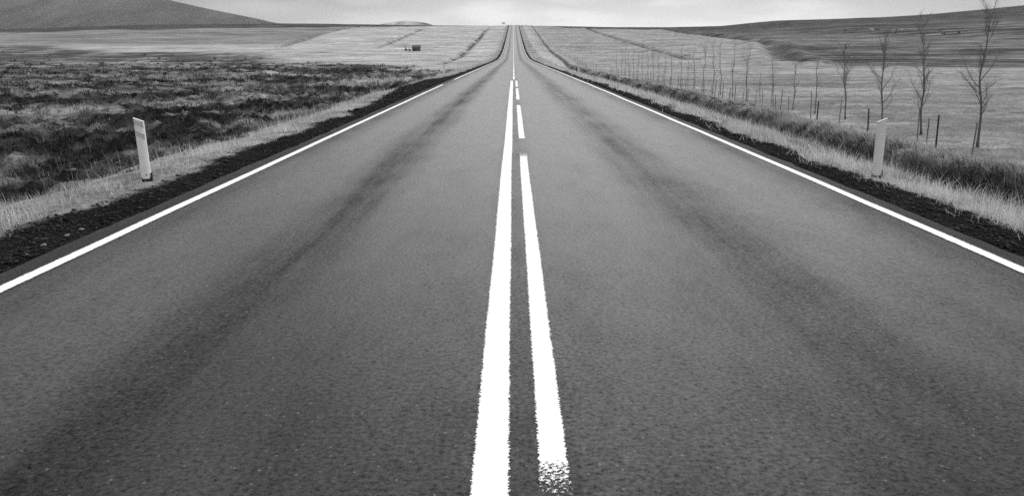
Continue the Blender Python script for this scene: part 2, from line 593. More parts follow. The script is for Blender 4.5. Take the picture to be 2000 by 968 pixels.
def plain(name, v, rough=0.8, spec=0.3, nscale=20.0, var=0.2, bump=0.0, bdist=0.01, stretch=(1, 1, 1)):
    m, n, b = material(name)
    tc = n.new('ShaderNodeTexCoord').outputs['Object']
    nz = n.noise(n.vscale(tc, stretch), nscale, 5.0, 0.65)
    n.put(b.inputs['Base Color'], n.grey(n.mapr(nz, 0.25, 0.75, v * (1 - var), v * (1 + var), False)))
    b.inputs['Roughness'].default_value = rough
    b.inputs['Specular IOR Level'].default_value = spec
    if bump:
        n.put(b.inputs['Normal'], n.bump(nz, bump, bdist))
    return m


def blade_material(name):
    m, n, b = material(name)
    v = n.attr('tone')
    nd = m.node_tree.nodes
    nd.remove(b)
    di = n.new('ShaderNodeBsdfDiffuse')
    tl = n.new('ShaderNodeBsdfTranslucent')
    c = n.grey(v)
    n.l.new(c, di.inputs['Color'])
    n.l.new(c, tl.inputs['Color'])
    mx = n.new('ShaderNodeMixShader')
    mx.inputs[0].default_value = 0.35
    n.l.new(di.outputs[0], mx.inputs[1])
    n.l.new(tl.outputs[0], mx.inputs[2])
    n.l.new(mx.outputs[0], nd['Material Output'].inputs['Surface'])
    return m


M_GROUND = ground_material()
M_ASPHALT = asphalt_material()
M_PAINT = paint_material()
M_BLADE = blade_material('dry_grass')
M_GRAVEL = plain('basalt_gravel', 0.035, 0.85, 0.3, 9.0, 0.6)
M_STONE = plain('pale_stone', 0.20, 0.9, 0.2, 9.0, 0.4, 0.5, 0.02)
M_BARK = plain('bark', 0.12, 0.9, 0.2, 30.0, 0.55, 0.6, 0.01, (1, 1, 0.3))
M_TWIG = plain('twig_bark', 0.15, 0.9, 0.2, 6.0, 0.6)
M_WOODPOST = plain('weathered_wood', 0.15, 0.9, 0.2, 12.0, 0.6, 0.5, 0.008, (1, 1, 0.12))
M_DARKPOST = plain('tarred_wood', 0.035, 0.85, 0.3, 12.0, 0.5, 0.4, 0.008, (1, 1, 0.12))
M_WIRE = plain('fence_wire', 0.16, 0.6, 0.4)
M_PLASTIC = plain('marker_plastic', 0.78, 0.45, 0.45, 9.0, 0.13)
M_PLASTIC_B = plain('marker_plastic_weathered', 0.66, 0.5, 0.4, 8.0, 0.14)
M_CAP = plain('marker_edge', 0.80, 0.45, 0.45, 7.0, 0.04)
M_BAND = plain('reflector_band', 0.50, 0.35, 0.5, 30.0, 0.08)
M_BLACK = plain('black_rubber', 0.015, 0.7, 0.3)
M_SHED = plain('shed_cladding', 0.075, 0.8, 0.3, 1.2, 0.4, 0.3, 0.02, (1, 1, 0.2))
M_SHEDR = plain('shed_roofing', 0.055, 0.7, 0.4, 1.5, 0.3)
M_IRON = plain('rusty_iron', 0.045, 0.8, 0.4, 5.0, 0.5)
M_HORSE = plain('dark_horse_coat', 0.022, 0.7, 0.3, 3.0, 0.4)
M_HORSEG = plain('grey_horse_coat', 0.10, 0.7, 0.3, 3.0, 0.3)
M_HORSEW = plain('white_horse_coat', 0.60, 0.7, 0.3, 3.0, 0.1)
M_SIGN = plain('sign_face', 0.20, 0.5, 0.4, 2.0, 0.1)

# ------------------------------------------------------------------ ground sheet
xin = np.arange(-13.0, 13.001, 0.11)
g, st, xo = 13.0, 0.11, []
while g < 5200:
    st *= 1.026
    g += st
    xo.append(g)
xo = np.array(xo)
XS = np.concatenate([-xo[::-1], xin, xo])
ys = list(np.arange(-40, 2.0, 1.2)) + list(np.arange(2.0, 14.0, 0.11))
g = ys[-1]
while g < 5100:
    g += max(0.11, g * 0.0125) if g < 900 else g * 0.04
    ys.append(g)
YS = np.array(ys)
GX, GY = np.meshgrid(XS, YS)
GZ = height(GX, GY)
nx, ny = len(XS), len(YS)
idx = np.arange(nx * ny).reshape(ny, nx)
quads = np.stack([idx[:-1, :-1], idx[:-1, 1:], idx[1:, 1:], idx[1:, :-1]], -1).reshape(-1, 4)
me = smooth(mesh_np('ground', np.stack([GX, GY, GZ], -1).reshape(-1, 3), quads, 4))
set_attr(me, 'albedo', albedo(GX, GY).ravel())
tag(obj('ground', me, M_GROUND), 'open moor, verges and hay fields on both sides of the road', kind='structure')
print('ground quads', len(quads))

# ------------------------------------------------------------------ road
ry = np.concatenate([np.arange(-40, 3, 1.0), np.arange(3, 40, 0.15), np.arange(40, 120, 0.6), np.arange(120, 1000, 3.0)])


def edge_noise(y, s):
    return 0.05 * (fbm(y * 1.3, y * 0 + s, 3, 71) - 0.5) * 2 + 0.03 * (vnoise(y * 6.0, y * 0 + s, 72) - 0.5)


el_ = -3.745 + edge_noise(ry, 1.5)
er_ = 4.00 + edge_noise(ry, 7.5)
cols = []
for t in np.linspace(0, 1, 13):
    xx = lerp(el_, er_, t)
    crown = 0.03 * (1 - ((xx - 0.15) / 4.0) ** 2)
    cols.append(np.stack([xx, ry, P(ry) + crown], -1))
cols.insert(0, cols[0] + np.array([-0.05, 0, -0.09]))
cols.append(cols[-1] + np.array([0.05, 0, -0.09]))
co = np.stack(cols, 1)
n_r, n_c = co.shape[:2]
idx = np.arange(n_r * n_c).reshape(n_r, n_c)
quads = np.stack([idx[:-1, :-1], idx[:-1, 1:], idx[1:, 1:], idx[1:, :-1]], -1).reshape(-1, 4)
me = smooth(mesh_np('road', co.reshape(-1, 3), quads, 4))
road = tag(obj('road', me, M_ASPHALT), 'straight two lane asphalt road running up to the crest', kind='structure')


def road_z(x, y):
    return P(y) + 0.03 * (1 - ((x - 0.15) / 4.0) ** 2)


def strip(name, xc, wd, y0, y1, worn_start=0.0, worn_end=0.0, step=0.4, wander=0.0):
    """a painted stripe as its own thin sheet just above the asphalt"""
    yy = np.concatenate([[y0], np.arange(y0 + step, y1 - step * 0.5, step) if y1 - y0 < 70 else
                         np.concatenate([np.arange(y0 + step, min(90, y1), step), np.arange(max(90, y0), y1 - 3, 4.0)]), [y1]])
    hw, pad = wd / 2, 0.035
    xcs = xc + wander * (fbm(yy * 0.35, yy * 0 + xc, 2, 75) - 0.5)
    offs = [-hw - pad, 0.0, hw + pad]
    eds = [-pad, hw, -pad]
    lift = 0.004 + np.clip(yy - 60, 0, 1e9) * 0.00004
    co = np.stack([np.stack([xcs + o, yy, road_z(xcs + o, yy) + lift], -1) for o in offs], 1)
    n_r = len(yy)
    idx = np.arange(n_r * 3).reshape(n_r, 3)
    quads = np.stack([idx[:-1, :-1], idx[:-1, 1:], idx[1:, 1:], idx[1:, :-1]], -1).reshape(-1, 4)
    me = mesh_np(name, co.reshape(-1, 3), quads, 4)
    set_attr(me, 'edge', np.tile(eds, n_r))
    wr = 0.10 + 0.38 * fbm(yy * 0.8, yy * 0 + xc, 3, 76) ** 1.5
    if worn_start: wr = np.maximum(wr, np.clip((y0 + worn_start - yy) * 12, 0, 0.62) + np.clip((y0 + worn_start - yy) * 1.5, 0, 0.6))
    if worn_end: wr = np.maximum(wr, np.clip((yy - y1 + worn_end) * 6, 0, 0.68) + np.clip((yy - y1 + worn_end) * 0.6, 0, 0.4))
    set_attr(me, 'wear', np.repeat(wr, 3))
    return obj(name, me, M_PAINT, road)


strip('edge_line', -3.475, 0.105, -5, 42.4, wander=0.04)
strip('edge_line', -3.475, 0.105, 50.5, 900, wander=0.04)
strip('edge_line', 3.76, 0.105, -5, 900, wander=0.04)
strip('solid_line', -0.092, 0.135, -5, 47.6, wander=0.015)
# the broken line beside it: 9.6 m dashes, the first one worn at both ends
for (a, b_, ws, we) in [(2.3, 13.3, 0.75, 0.7), (15.4, 25.3, 0.15, 0), (28.3, 37.1, 0, 0), (39.1, 47.6, 0, 0)]:
    strip('dash', 0.150, 0.108, a, b_, ws, we, 0.05, wander=0.01)
y0 = 50.0
while y0 < 190:
    strip('dash', 0.02, 0.115, y0, y0 + 8.2, 0, 0, 0.8)
    y0 += 9.6
strip('solid_line', 0.02, 0.13, y0, 900)


# ------------------------------------------------------------------ grass as bent blades
def blades(name, xy, hgt, wid, tone, lean=(0.0, 0.0), spread=0.5, curl=0.6, mat=None, label='', zoff=-0.01, cat='grass', zbase=None):
    n = len(xy)
    x, y = xy[:, 0], xy[:, 1]
    z = (height(x, y) if zbase is None else zbase) + zoff
    ang = rng.uniform(0, 2 * np.pi, n)
    tilt = np.abs(rng.normal(0, spread, n))
    dx = np.cos(ang) * tilt + lean[0] * rng.uniform(0.4, 1.4, n)
    dy = np.sin(ang) * tilt + lean[1] * rng.uniform(0.4, 1.4, n)
    L = np.sqrt(1 + dx * dx + dy * dy)
    d0 = np.stack([dx * 0.6, dy * 0.6, np.ones(n)], -1)
    d0 /= np.linalg.norm(d0, axis=1)[:, None]
    d1 = np.stack([dx * (1 + curl), dy * (1 + curl), 1.0 - curl * 0.5 * np.clip(L - 1, 0, 1.5)], -1)
    d1 /= np.linalg.norm(d1, axis=1)[:, None]
    base = np.stack([x, y, z], -1)
    mid = base + d0 * (hgt * 0.55)[:, None]
    tip = mid + d1 * (hgt * 0.55)[:, None]
    # blades show their width to any side: random facing
    sa = rng.uniform(0, np.pi, n)
    side = np.stack([np.cos(sa), np.sin(sa), np.zeros(n)], -1) * (wid / 2)[:, None]
    co = np.stack([base - side, base + side, mid - side * 0.75, mid + side * 0.75, tip], 1).reshape(-1, 3)
    b0 = np.arange(n) * 5
    tris = np.concatenate([np.stack([b0, b0 + 1, b0 + 3], -1), np.stack([b0, b0 + 3, b0 + 2], -1), np.stack([b0 + 2, b0 + 3, b0 + 4], -1)])
    me = mesh_np(name, co, tris, 3)
    t = np.repeat(tone, 5)
    set_attr(me, 'tone', t)
    o = obj(name, me, mat or M_BLADE)
    return tag(o, label, cat, kind='stuff')


def scatter(x0, x1, y0, y1, n, power=1.0):
    """denser towards y0 (nearer ground shows larger)"""
    u = rng.random(n)
    if abs(power - 1.0) < 1e-6:
        y = y0 * (y1 / y0) ** u
    else:
        e = 1 - power
        y = (y0 ** e + u * (y1 ** e - y0 ** e)) ** (1 / e)
    x = rng.uniform(x0, x1, n)
    return np.stack([x, y], -1)


def keep(p, prob):
    return p[rng.random(len(p)) < prob]


def tuft(x, y, s, seed):
    return sst(0.38, 0.62, fbm(x * s, y * s, 3, seed))


# left verge: pale seeding grass in a narrow belt along the gravel
p = scatter(-7.2, -4.0, 3.2, 120, 150000, 1.25)
gl, gr = gravel_edge(p[:, 0], p[:, 1])
into = gl - p[:, 0]
pr = sst(-0.25, 0.25, into) * (1 - 0.96 * sst(0.45, 1.5, into)) * (0.08 + 0.92 * tuft(p[:, 0], p[:, 1], 1.3, 81)) * (0.35 + 0.65 * tuft(p[:, 0], p[:, 1], 0.55, 210))
pr *= np.where(into < 0.0, 0.25, 1.0)
p = keep(p, pr)
gl, gr = gravel_edge(p[:, 0], p[:, 1])
into = gl - p[:, 0]
tall = rng.random(len(p)) ** 2
hg = (0.04 + 0.08 * sst(-0.1, 0.6, into)) * rng.uniform(0.5, 1.3, len(p)) + 0.34 * tall ** 1.5 * sst(0.2, 0.7, into) * tuft(p[:, 0], p[:, 1], 0.5, 82)
sc = np.maximum(1, p[:, 1] / 9.0)
blades('verge_grass', p, hg, rng.uniform(0.0022, 0.0045, len(p)) * sc, rng.uniform(0.34, 0.80, len(p)) * (0.5 + 0.85 * fbm(p[:, 0] * 1.7, p[:, 1] * 1.7, 2, 96)), (-0.22, 0.05), 0.5, 0.7,
       label='pale dry seeding grass along the left gravel shoulder')

# right verge: trampled, matted grass down to the ditch
def trodden(p):            # little grows right at the foot of the near marker posts
    d = np.minimum(np.hypot((p[:, 0] - 4.80) / 0.30, (p[:, 1] - 10.75) / 0.55), np.hypot((p[:, 0] + 4.62) / 0.22, (p[:, 1] - 10.35) / 0.4))
    return sst(0.7, 1.2, d)


p = scatter(4.0, 8.4, 5.0, 140, 210000, 1.3)
gl, gr = gravel_edge(p[:, 0], p[:, 1])
into = p[:, 0] - gr
pr = sst(-0.55, 0.25, into) * (0.10 + 0.90 * tuft(p[:, 0], p[:, 1], 1.5, 83)) * (1 - sst(-0.3, 0.6, p[:, 0] - ditch_r(p[:, 1])))
pr *= 0.25 + 0.75 * trodden(p)
pr *= np.where(into < -0.05, 0.22 * tuft(p[:, 0], p[:, 1], 2.3, 84), 1.0)
p = keep(p, pr)
hg = (rng.uniform(0.04, 0.12, len(p)) + 0.18 * (rng.random(len(p)) ** 4)) * (0.55 + 0.9 * tuft(p[:, 0], p[:, 1], 1.5, 83))
sc = np.maximum(1, p[:, 1] / 9.0)
band = 0.5 * fbm(p[:, 0] * 0.9, p[:, 1] * 0.35, 3, 85) + 0.5 * fbm(p[:, 0] * 3.5, p[:, 1] * 3.5, 2, 97)
tn = rng.uniform(0.26, 0.66, len(p)) * (0.45 + 1.2 * band) + 0.16 * (1 - sst(0.4, 1.4, p[:, 0] - 4.6))
blades('verge_grass', p, hg, rng.uniform(0.003, 0.006, len(p)) * sc, np.clip(tn, 0.06, 0.8), (-0.1, -0.25), 1.3, 1.2,
       label='matted dry grass between the right gravel shoulder and the ditch')

# bank grass hanging over the ditch face
p = scatter(0.0, 1.0, 7.0, 150, 90000, 1.3)
u = 0.15 + rng.random(len(p)) ** 0.9 * 2.0
p[:, 0] = ditch_r(p[:, 1]) + u
pr = (0.3 + 0.7 * tuft(p[:, 0], p[:, 1], 0.9, 86)) * (1 - 0.75 * sst(0.9, 2.0, u))
ok = rng.random(len(p)) < pr
p, u = p[ok], u[ok]
hg = rng.uniform(0.06, 0.22, len(p)) * (0.6 + 0.8 * tuft(p[:, 0], p[:, 1], 0.7, 99))
sc = np.maximum(1, p[:, 1] / 10.0)
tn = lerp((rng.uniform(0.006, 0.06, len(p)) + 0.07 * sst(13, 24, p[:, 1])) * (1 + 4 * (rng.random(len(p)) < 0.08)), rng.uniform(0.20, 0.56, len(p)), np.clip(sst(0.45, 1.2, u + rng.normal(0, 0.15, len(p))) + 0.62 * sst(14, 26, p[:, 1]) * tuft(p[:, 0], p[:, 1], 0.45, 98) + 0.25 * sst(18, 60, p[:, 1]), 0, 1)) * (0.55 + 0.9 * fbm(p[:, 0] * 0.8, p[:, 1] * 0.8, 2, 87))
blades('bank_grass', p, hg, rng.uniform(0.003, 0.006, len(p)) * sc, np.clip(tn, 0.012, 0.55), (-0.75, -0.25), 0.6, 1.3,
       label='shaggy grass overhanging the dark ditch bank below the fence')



def tussocks(name, c, size, tone, nb, wid, lean, spread, label, cat='grass', flat=0.65, ref=14.0):
    a = rng.uniform(0, 2 * np.pi, (len(c), nb))
    rr = np.sqrt(rng.random((len(c), nb)))
    x = (c[:, 0:1] + np.cos(a) * rr * size[:, None] * 0.7).ravel()
    y = (c[:, 1:2] + np.sin(a) * rr * size[:, None] * 0.7).ravel()
    hg = (size[:, None] * (1.05 - flat * rr ** 2) * rng.uniform(0.4, 1.15, a.shape)).ravel()
    sc = np.maximum(1, np.hypot(x, y) / ref)
    tn = np.repeat(tone, nb) * rng.uniform(0.4, 1.6, len(x))
    return blades(name, np.stack([x, y], -1), hg, rng.uniform(wid * 0.7, wid * 1.3, len(x)) * sc, np.clip(tn, 0.006, 0.75), lean, spread, 1.0, label=label, cat=cat)


# shaggy tussocks along the broken lip of the ditch
c = scatter(0.0, 1.0, 8.0, 140, 5200, 1.2)
u = 0.25 + rng.random(len(c)) ** 1.4 * 1.6
c[:, 0] = ditch_r(c[:, 1]) + u
kp = tuft(c[:, 0] * 0.5, c[:, 1], 0.55, 201)
ok = rng.random(len(c)) < 0.15 + 0.85 * kp
c, u, kp = c[ok], u[ok], kp[ok]
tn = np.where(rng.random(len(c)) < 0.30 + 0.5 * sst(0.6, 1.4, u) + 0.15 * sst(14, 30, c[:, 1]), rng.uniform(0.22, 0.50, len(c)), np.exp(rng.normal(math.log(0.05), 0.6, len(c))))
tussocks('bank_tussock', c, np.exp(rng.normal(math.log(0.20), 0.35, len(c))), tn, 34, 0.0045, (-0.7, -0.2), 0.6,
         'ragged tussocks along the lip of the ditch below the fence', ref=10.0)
# and on the verge
c = scatter(4.7, 7.9, 5.5, 90, 5200, 1.25)
gl, gr = gravel_edge(c[:, 0], c[:, 1])
c = c[(c[:, 0] > gr - 0.1) & (c[:, 0] < ditch_r(c[:, 1]) - 0.1)]
c = keep(c, (0.15 + 0.85 * tuft(c[:, 0], c[:, 1], 0.8, 202)) * trodden(c))
tussocks('verge_tussock', c, np.exp(rng.normal(math.log(0.11), 0.4, len(c))), np.exp(rng.normal(math.log(0.30), 0.5, len(c))), 26, 0.0040, (-0.1, -0.2), 0.9,
         'tangled clumps of dry grass on the right verge', ref=10.0)

# hay field stubble by the fence
p = scatter(10.0, 40.0, 12, 110, 80000, 1.5)
p = keep(p, 0.3 + 0.7 * tuft(p[:, 0], p[:, 1], 0.5, 88))
sc = np.maximum(1, np.hypot(p[:, 0], p[:, 1]) / 12.0)
blades('hay_stubble', p, rng.uniform(0.02, 0.07, len(p)) + 0.08 * (rng.random(len(p)) ** 5), rng.uniform(0.004, 0.007, len(p)) * sc, rng.uniform(0.28, 0.42, len(p)) * (0.7 + 0.6 * fbm(p[:, 0] * 0.3, p[:, 1] * 0.6, 3, 90)),
       (0.1, 0), 0.6, 0.6, label='short pale hay stubble in the field behind the young trees')

# heather, moss and grass tussocks on the rough ground: each tussock a sheaf of leaning blades
c = scatter(-1.0, 0.0, 7.5, 320, 36000, 1.2)
c[:, 0] = -5.6 + c[:, 0] * (c[:, 1] * 0.75 + 4.0)
c = keep(c, rough_l(c[:, 0], c[:, 1]) * (1 - 0.95 * sst(70, 290, c[:, 1])) * (0.25 + 0.75 * tuft(c[:, 0], c[:, 1], 0.9, 93)))
nb_ = 24
kk = np.clip(heath_pale(c[:, 0], c[:, 1]) + rng.normal(0, 0.20, len(c)), 0, 1)
ctone = lerp(np.exp(rng.normal(math.log(0.015), 0.6, len(c))), rng.uniform(0.14, 0.44, len(c)), kk)
csize = np.exp(rng.normal(math.log(0.17), 0.4, len(c))) * np.clip(c[:, 1] / 40, 1, 2.2)
a_ = rng.uniform(0, 2 * np.pi, (len(c), nb_))
rr_ = np.sqrt(rng.random((len(c), nb_)))
px_ = (c[:, 0:1] + np.cos(a_) * rr_ * csize[:, None] * 0.8).ravel()
py_ = (c[:, 1:2] + np.sin(a_) * rr_ * csize[:, None] * 0.8).ravel()
p = np.stack([px_, py_], -1)
hg = (csize[:, None] * (1.05 - 0.65 * rr_ ** 2) * rng.uniform(0.4, 1.1, a_.shape)).ravel() * 0.85
sc = np.maximum(1, np.hypot(px_, py_) / 14.0)
tn = np.repeat(ctone, nb_) * rng.uniform(0.45, 1.6, len(p))
blades('heather', p, hg, rng.uniform(0.006, 0.012, len(p)) * sc, np.clip(tn, 0.007, 0.5), (-0.15, 0.0), 0.75, 0.8,
       label='dark heather and moss with pale grass over the rough ground left of the road', cat='heather')
print('heather tussocks', len(c))


# ------------------------------------------------------------------ loose gravel on the shoulders
def pebbles(name, n, side, label):
    p = scatter(3.7, 5.3, 3.2, 45, n, 1.5)
    gl, gr = gravel_edge(p[:, 0], p[:, 1])
    lim = gr - 0.05 if side > 0 else -gl - 0.05
    start = 4.02 if side > 0 else 3.765
    p = p[(p[:, 0] > start + 0.1 * rng.random(len(p)) ** 3 - 0.02) & (p[:, 0] < lim + 0.3 * (rng.random(len(p)) - 0.4))]
    x, y = p[:, 0] * side, p[:, 1]
    z = height(x, y)
    m = len(p)
    base = np.array([[1, 0, 0], [0.25, 0.9, 0.1], [-0.8, 0.55, -0.1], [-0.85, -0.5, 0.1], [0.3, -0.95, 0], [0.1, 0.05, 0.75], [-0.1, 0, -0.6]])
    tri = np.array([[0, 1, 5], [1, 2, 5], [2, 3, 5], [3, 4, 5], [4, 0, 5], [1, 0, 6], [2, 1, 6], [3, 2, 6], [4, 3, 6], [0, 4, 6]])
    s = np.exp(rng.normal(math.log(0.011), 0.42, m)) * np.maximum(1, y / 14)
    a = rng.uniform(0, 2 * np.pi, m)
    sh = base[None] * (1 + 0.35 * rng.normal(0, 1, (m, 7, 1)) * 0.6)
    sh = sh * np.stack([s * rng.uniform(0.8, 1.5, m), s, s * rng.uniform(0.4, 0.8, m)], -1)[:, None, :]
    ca, sa = np.cos(a)[:, None], np.sin(a)[:, None]
    X = sh[..., 0] * ca - sh[..., 1] * sa + x[:, None]
    Y = sh[..., 0] * sa + sh[..., 1] * ca + y[:, None]
    Z = sh[..., 2] + (z + s * 0.25)[:, None]
    co = np.stack([X, Y, Z], -1).reshape(-1, 3)
    f = (tri[None] + (np.arange(m) * 7)[:, None, None]).reshape(-1, 3)
    me = mesh_np(name, co, f, 3)
    tone = np.clip(np.exp(rng.normal(math.log(0.016), 0.6, m)), 0.005, 0.2)
    set_attr(me, 'tone', np.repeat(tone, 7))
    return tag(obj(name, me, M_PEBBLE), label, 'gravel', kind='stuff')


m_, n_, b_ = material('loose_gravel')
n_.put(b_.inputs['Base Color'], n_.grey(n_.attr('tone')))
b_.inputs['Roughness'].default_value = 0.8
b_.inputs['Specular IOR Level'].default_value = 0.12
M_PEBBLE = m_
pebbles('loose_gravel', 26000, -1, 'black loose gravel along the left road edge')
pebbles('loose_gravel', 22000, 1, 'black loose gravel along the right road edge')


# ------------------------------------------------------------------ tubes
class Tubes:
    def __init__(self):
        self.v, self.f = [], []

    def tube(self, pts, rad, sides=5):
        pts = [Vector(q) for q in pts]
        n0 = len(self.v)
        ref = Vector((0.3, 0.9, 0.1))
        for i, q in enumerate(pts):
            t = (pts[min(i + 1, len(pts) - 1)] - pts[max(i - 1, 0)])
            t = t.normalized() if t.length > 1e-9 else Vector((0, 0, 1))
            a = t.cross(ref)
            a = a.normalized() if a.length > 1e-4 else Vector((1, 0, 0))
            b = t.cross(a)
            for k in range(sides):
                w = 2 * math.pi * k / sides
                self.v.append(q + (a * math.cos(w) + b * math.sin(w)) * rad[i])
        for i in range(len(pts) - 1):
            for k in range(sides):
                a0 = n0 + i * sides + k
                a1 = n0 + i * sides + (k + 1) % sides
                self.f.append((a0, a1, a1 + sides, a0 + sides))
        self.f.append(tuple(n0 + (len(pts) - 1) * sides + k for k in range(sides)))
        self.f.append(tuple(n0 + k for k in reversed(range(sides))))

    def build(self, name, mat, parent=None, sm=True):
        me = bpy.data.meshes.new(name)
        me.from_pydata([tuple(v) for v in self.v], [], self.f)
        me.update()
        if sm:
            smooth(me)
        return obj(name, me, mat, parent)


# ------------------------------------------------------------------ young bare trees
ORD = ['nearest', 'second', 'third', 'fourth', 'fifth', 'sixth', 'seventh', 'eighth', 'ninth', 'tenth', 'eleventh', 'twelfth', 'thirteenth',
       'fourteenth', 'fifteenth', 'sixteenth', 'seventeenth', 'eighteenth', 'nineteenth', 'twentieth', 'twenty-first', 'twenty-second',
       'twenty-third', 'twenty-fourth', 'twenty-fifth', 'twenty-sixth', 'twenty-seventh', 'farthest']


def young_tree(x, y, h, topx, seed, rich, label):
    rd = random.Random(seed)
    t = empty('bare_tree', (x, y, gz(x, y) - 0.03))
    tag(t, label, 'tree', 'row of bare young trees behind the fence')
    tr = Tubes()
    N = 14
    r0 = (0.004 + 0.0098 * h) * (1.0 - 0.42 * min(1, y / 60))
    ph1, ph2 = rd.uniform(0, 6.28), rd.uniform(0, 6.28)
    amp = rd.uniform(0.018, 0.042) * h
    vig = rd.uniform(0.45, 1.15)
    low = rd.uniform(0.12, 0.42)
    if y < 33:
        vig, low = rd.uniform(0.85, 1.15), rd.uniform(0.14, 0.26)
    pts, rad = [], []
    for i in range(N + 1):
        s = i / N
        w = math.sin(s * 7.5 + ph1) * amp * s * (1 - 0.5 * s) + math.sin(s * 17 + ph2) * amp * 0.35 * s
        w2 = math.cos(s * 6.1 + ph2) * amp * s * (1 - 0.5 * s)
        pts.append((topx * s + w, w2, h * s))
        rad.append(r0 * (1 - s) ** 0.8 * (1.0 + 0.35 * max(0, 0.08 - s) / 0.08) + 0.003)
    tr.tube(pts, rad, 7)
    tr.build('trunk', M_BARK, t)

    def trunk_at(s):
        f = s * N
        i = min(int(f), N - 1)
        a, b = Vector(pts[i]), Vector(pts[i + 1])
        return a.lerp(b, f - i), rad[i] + (rad[i + 1] - rad[i]) * (f - i)
    cr = Tubes()
    nb = int((8 + 30 * rich) * vig)
    az = rd.uniform(0, 6.28)
    tw_r = 0.0025 if y < 33 else 0.0023
    for b in range(nb):
        s = low + (0.97 - low) * (b + rd.random()) / nb
        if rd.random() < 0.22:
            continue
        q, rt = trunk_at(s)
        az += 2.4 + rd.uniform(-1.2, 1.2)
        ln = h * (0.09 + 0.21 * (1 - s) ** 0.7 * min(1, s * 3.0)) * rd.uniform(0.3, 1.35)
        inc = rd.uniform(0.25, 0.90)           # away from the vertical
        d = Vector((math.cos(az) * math.sin(inc), math.sin(az) * math.sin(inc), math.cos(inc)))
        bp, br = [q.copy()], [min(rt * 0.5, 0.003 + ln * 0.009)]
        seg = 5
        cur = q.copy()
        for k in range(seg):
            d = (d + Vector((rd.uniform(-.26, .26), rd.uniform(-.26, .26), rd.uniform(0.0, 0.22)))).normalized()
            cur = cur + d * (ln / seg)
            bp.append(cur.copy())
            br.append(br[0] * (1 - (k + 1) / seg) ** 0.8 + tw_r * 0.7)
        cr.tube(bp, br, 4)
        for k in range(1, seg + 1):
            for rep in range(6 if rich > 0.5 else 2):
                if rd.random() < 0.22:
                    continue
                dd = (bp[k] - bp[k - 1]).normalized()
                side = Vector((rd.gauss(0, 1), rd.gauss(0, 1), rd.gauss(0.25, 0.6))).normalized()
                td = (dd * 0.75 + side * 0.75).normalized()
                tl = ln * rd.uniform(0.18, 0.5)
                a = bp[k].lerp(bp[k - 1], rd.random())
                m1 = a + td * tl * 0.5
                m2 = m1 + (td + Vector((0, 0, 0.35))).normalized() * tl * 0.5
                cr.tube([a, m1, m2], [tw_r, tw_r * 0.8, tw_r * 0.5], 3)
    cr.build('crown', M_TWIG, t)
    return t


# (distance ahead, height, sideways reach of the top), nearest first
TREES = [(23.0, 3.84, -0.12), (26.7, 3.51, -0.28), (28.6, 3.35, -0.21), (32.4, 2.98, -0.25), (36.3, 2.59, -0.04), (37.9, 2.04, 0.03), (41.5, 2.19, -0.18), (44.5, 1.53, -0.1), (45.6, 2.97, -0.04), (49.4, 3.12, -0.05), (53.1, 3.34, -0.15), (53.3, 3.31, -0.07), (57.1, 3.43, -0.04), (60.7, 3.18, -0.19), (61.0, 2.74, -0.04), (65.0, 3.29, 0.01), (69.8, 3.15, -0.12), (70.4, 2.42, -0.02), (74.7, 2.5, -0.12), (78.9, 3.17, -0.09), (79.0, 2.7, -0.19), (84.5, 2.6, -0.09), (88.7, 2.89, 0.01), (89.1, 3.36, -0.02), (94.4, 2.9, -0.09), (98.7, 3.5, -0.05), (98.5, 3.01, -0.05), (106.1, 3.48, -0.03)]
for i, (ty, th, tx) in enumerate(TREES):
    lab = {0: 'tallest bare young tree with many fine branches at the right end of the row',
           27: 'farthest bare sapling at the left end of the row'}.get(i, '%s bare sapling from the right in the row along the fence' % ORD[i])
    young_tree(12.6 + 0.25 * math.sin(i * 2.1), ty, th, tx, 100 + i, max(0.15, min(1.0, 1.15 - ty / 55.0)), lab)

# ------------------------------------------------------------------ wire fences
def fence(name, label, posts, tops, dark=(), group=None, wires=True, wire_r=0.003, rads=(0.014, 0.022)):
    """posts: (x, y); every post and every wire is a part of the fence"""
    x0, y0 = posts[0]
    root = empty(name, (x0, y0, gz(x0, y0)))
    tag(root, label, 'fence', group)
    o0 = Vector(root.location)
    heads = []
    for i, (x, y) in enumerate(posts):
        rd = random.Random(500 + i)
        z = gz(x, y)
        r = rd.uniform(*rads) if i not in dark else rads[1] * 1.1
        h = tops[i]
        lx, ly = rd.gauss(0, 0.04) * h, rd.gauss(0, 0.04) * h
        a = Vector((x, y, z - 0.2)) - o0
        b = Vector((x + lx, y + ly, z + h)) - o0
        tb = Tubes()
        tb.tube([a, a.lerp(b, 0.35), a.lerp(b, 0.97), b], [r * 1.05, r, r * 0.95, r * 0.7], 6)
        tb.build('post', M_DARKPOST if i in dark else M_WOODPOST, root, sm=False)
        heads.append((a, b))
    if wires:
        for k, fr in enumerate((0.35, 0.58, 0.80, 0.95)):
            tb = Tubes()
            pts, rr = [], []
            for i, (a, b) in enumerate(heads):
                q = a.lerp(b, 0.15 + 0.85 * fr) + Vector((-0.045, 0, 0))
                if pts:
                    pts.append((pts[-1] + q) / 2 + Vector((0, 0, -0.012)))
                    rr.append(wire_r)
                pts.append(q)
                rr.append(wire_r)
            tb.tube(pts, rr, 3)
            tb.build('wire', M_WIRE, root)
    return root


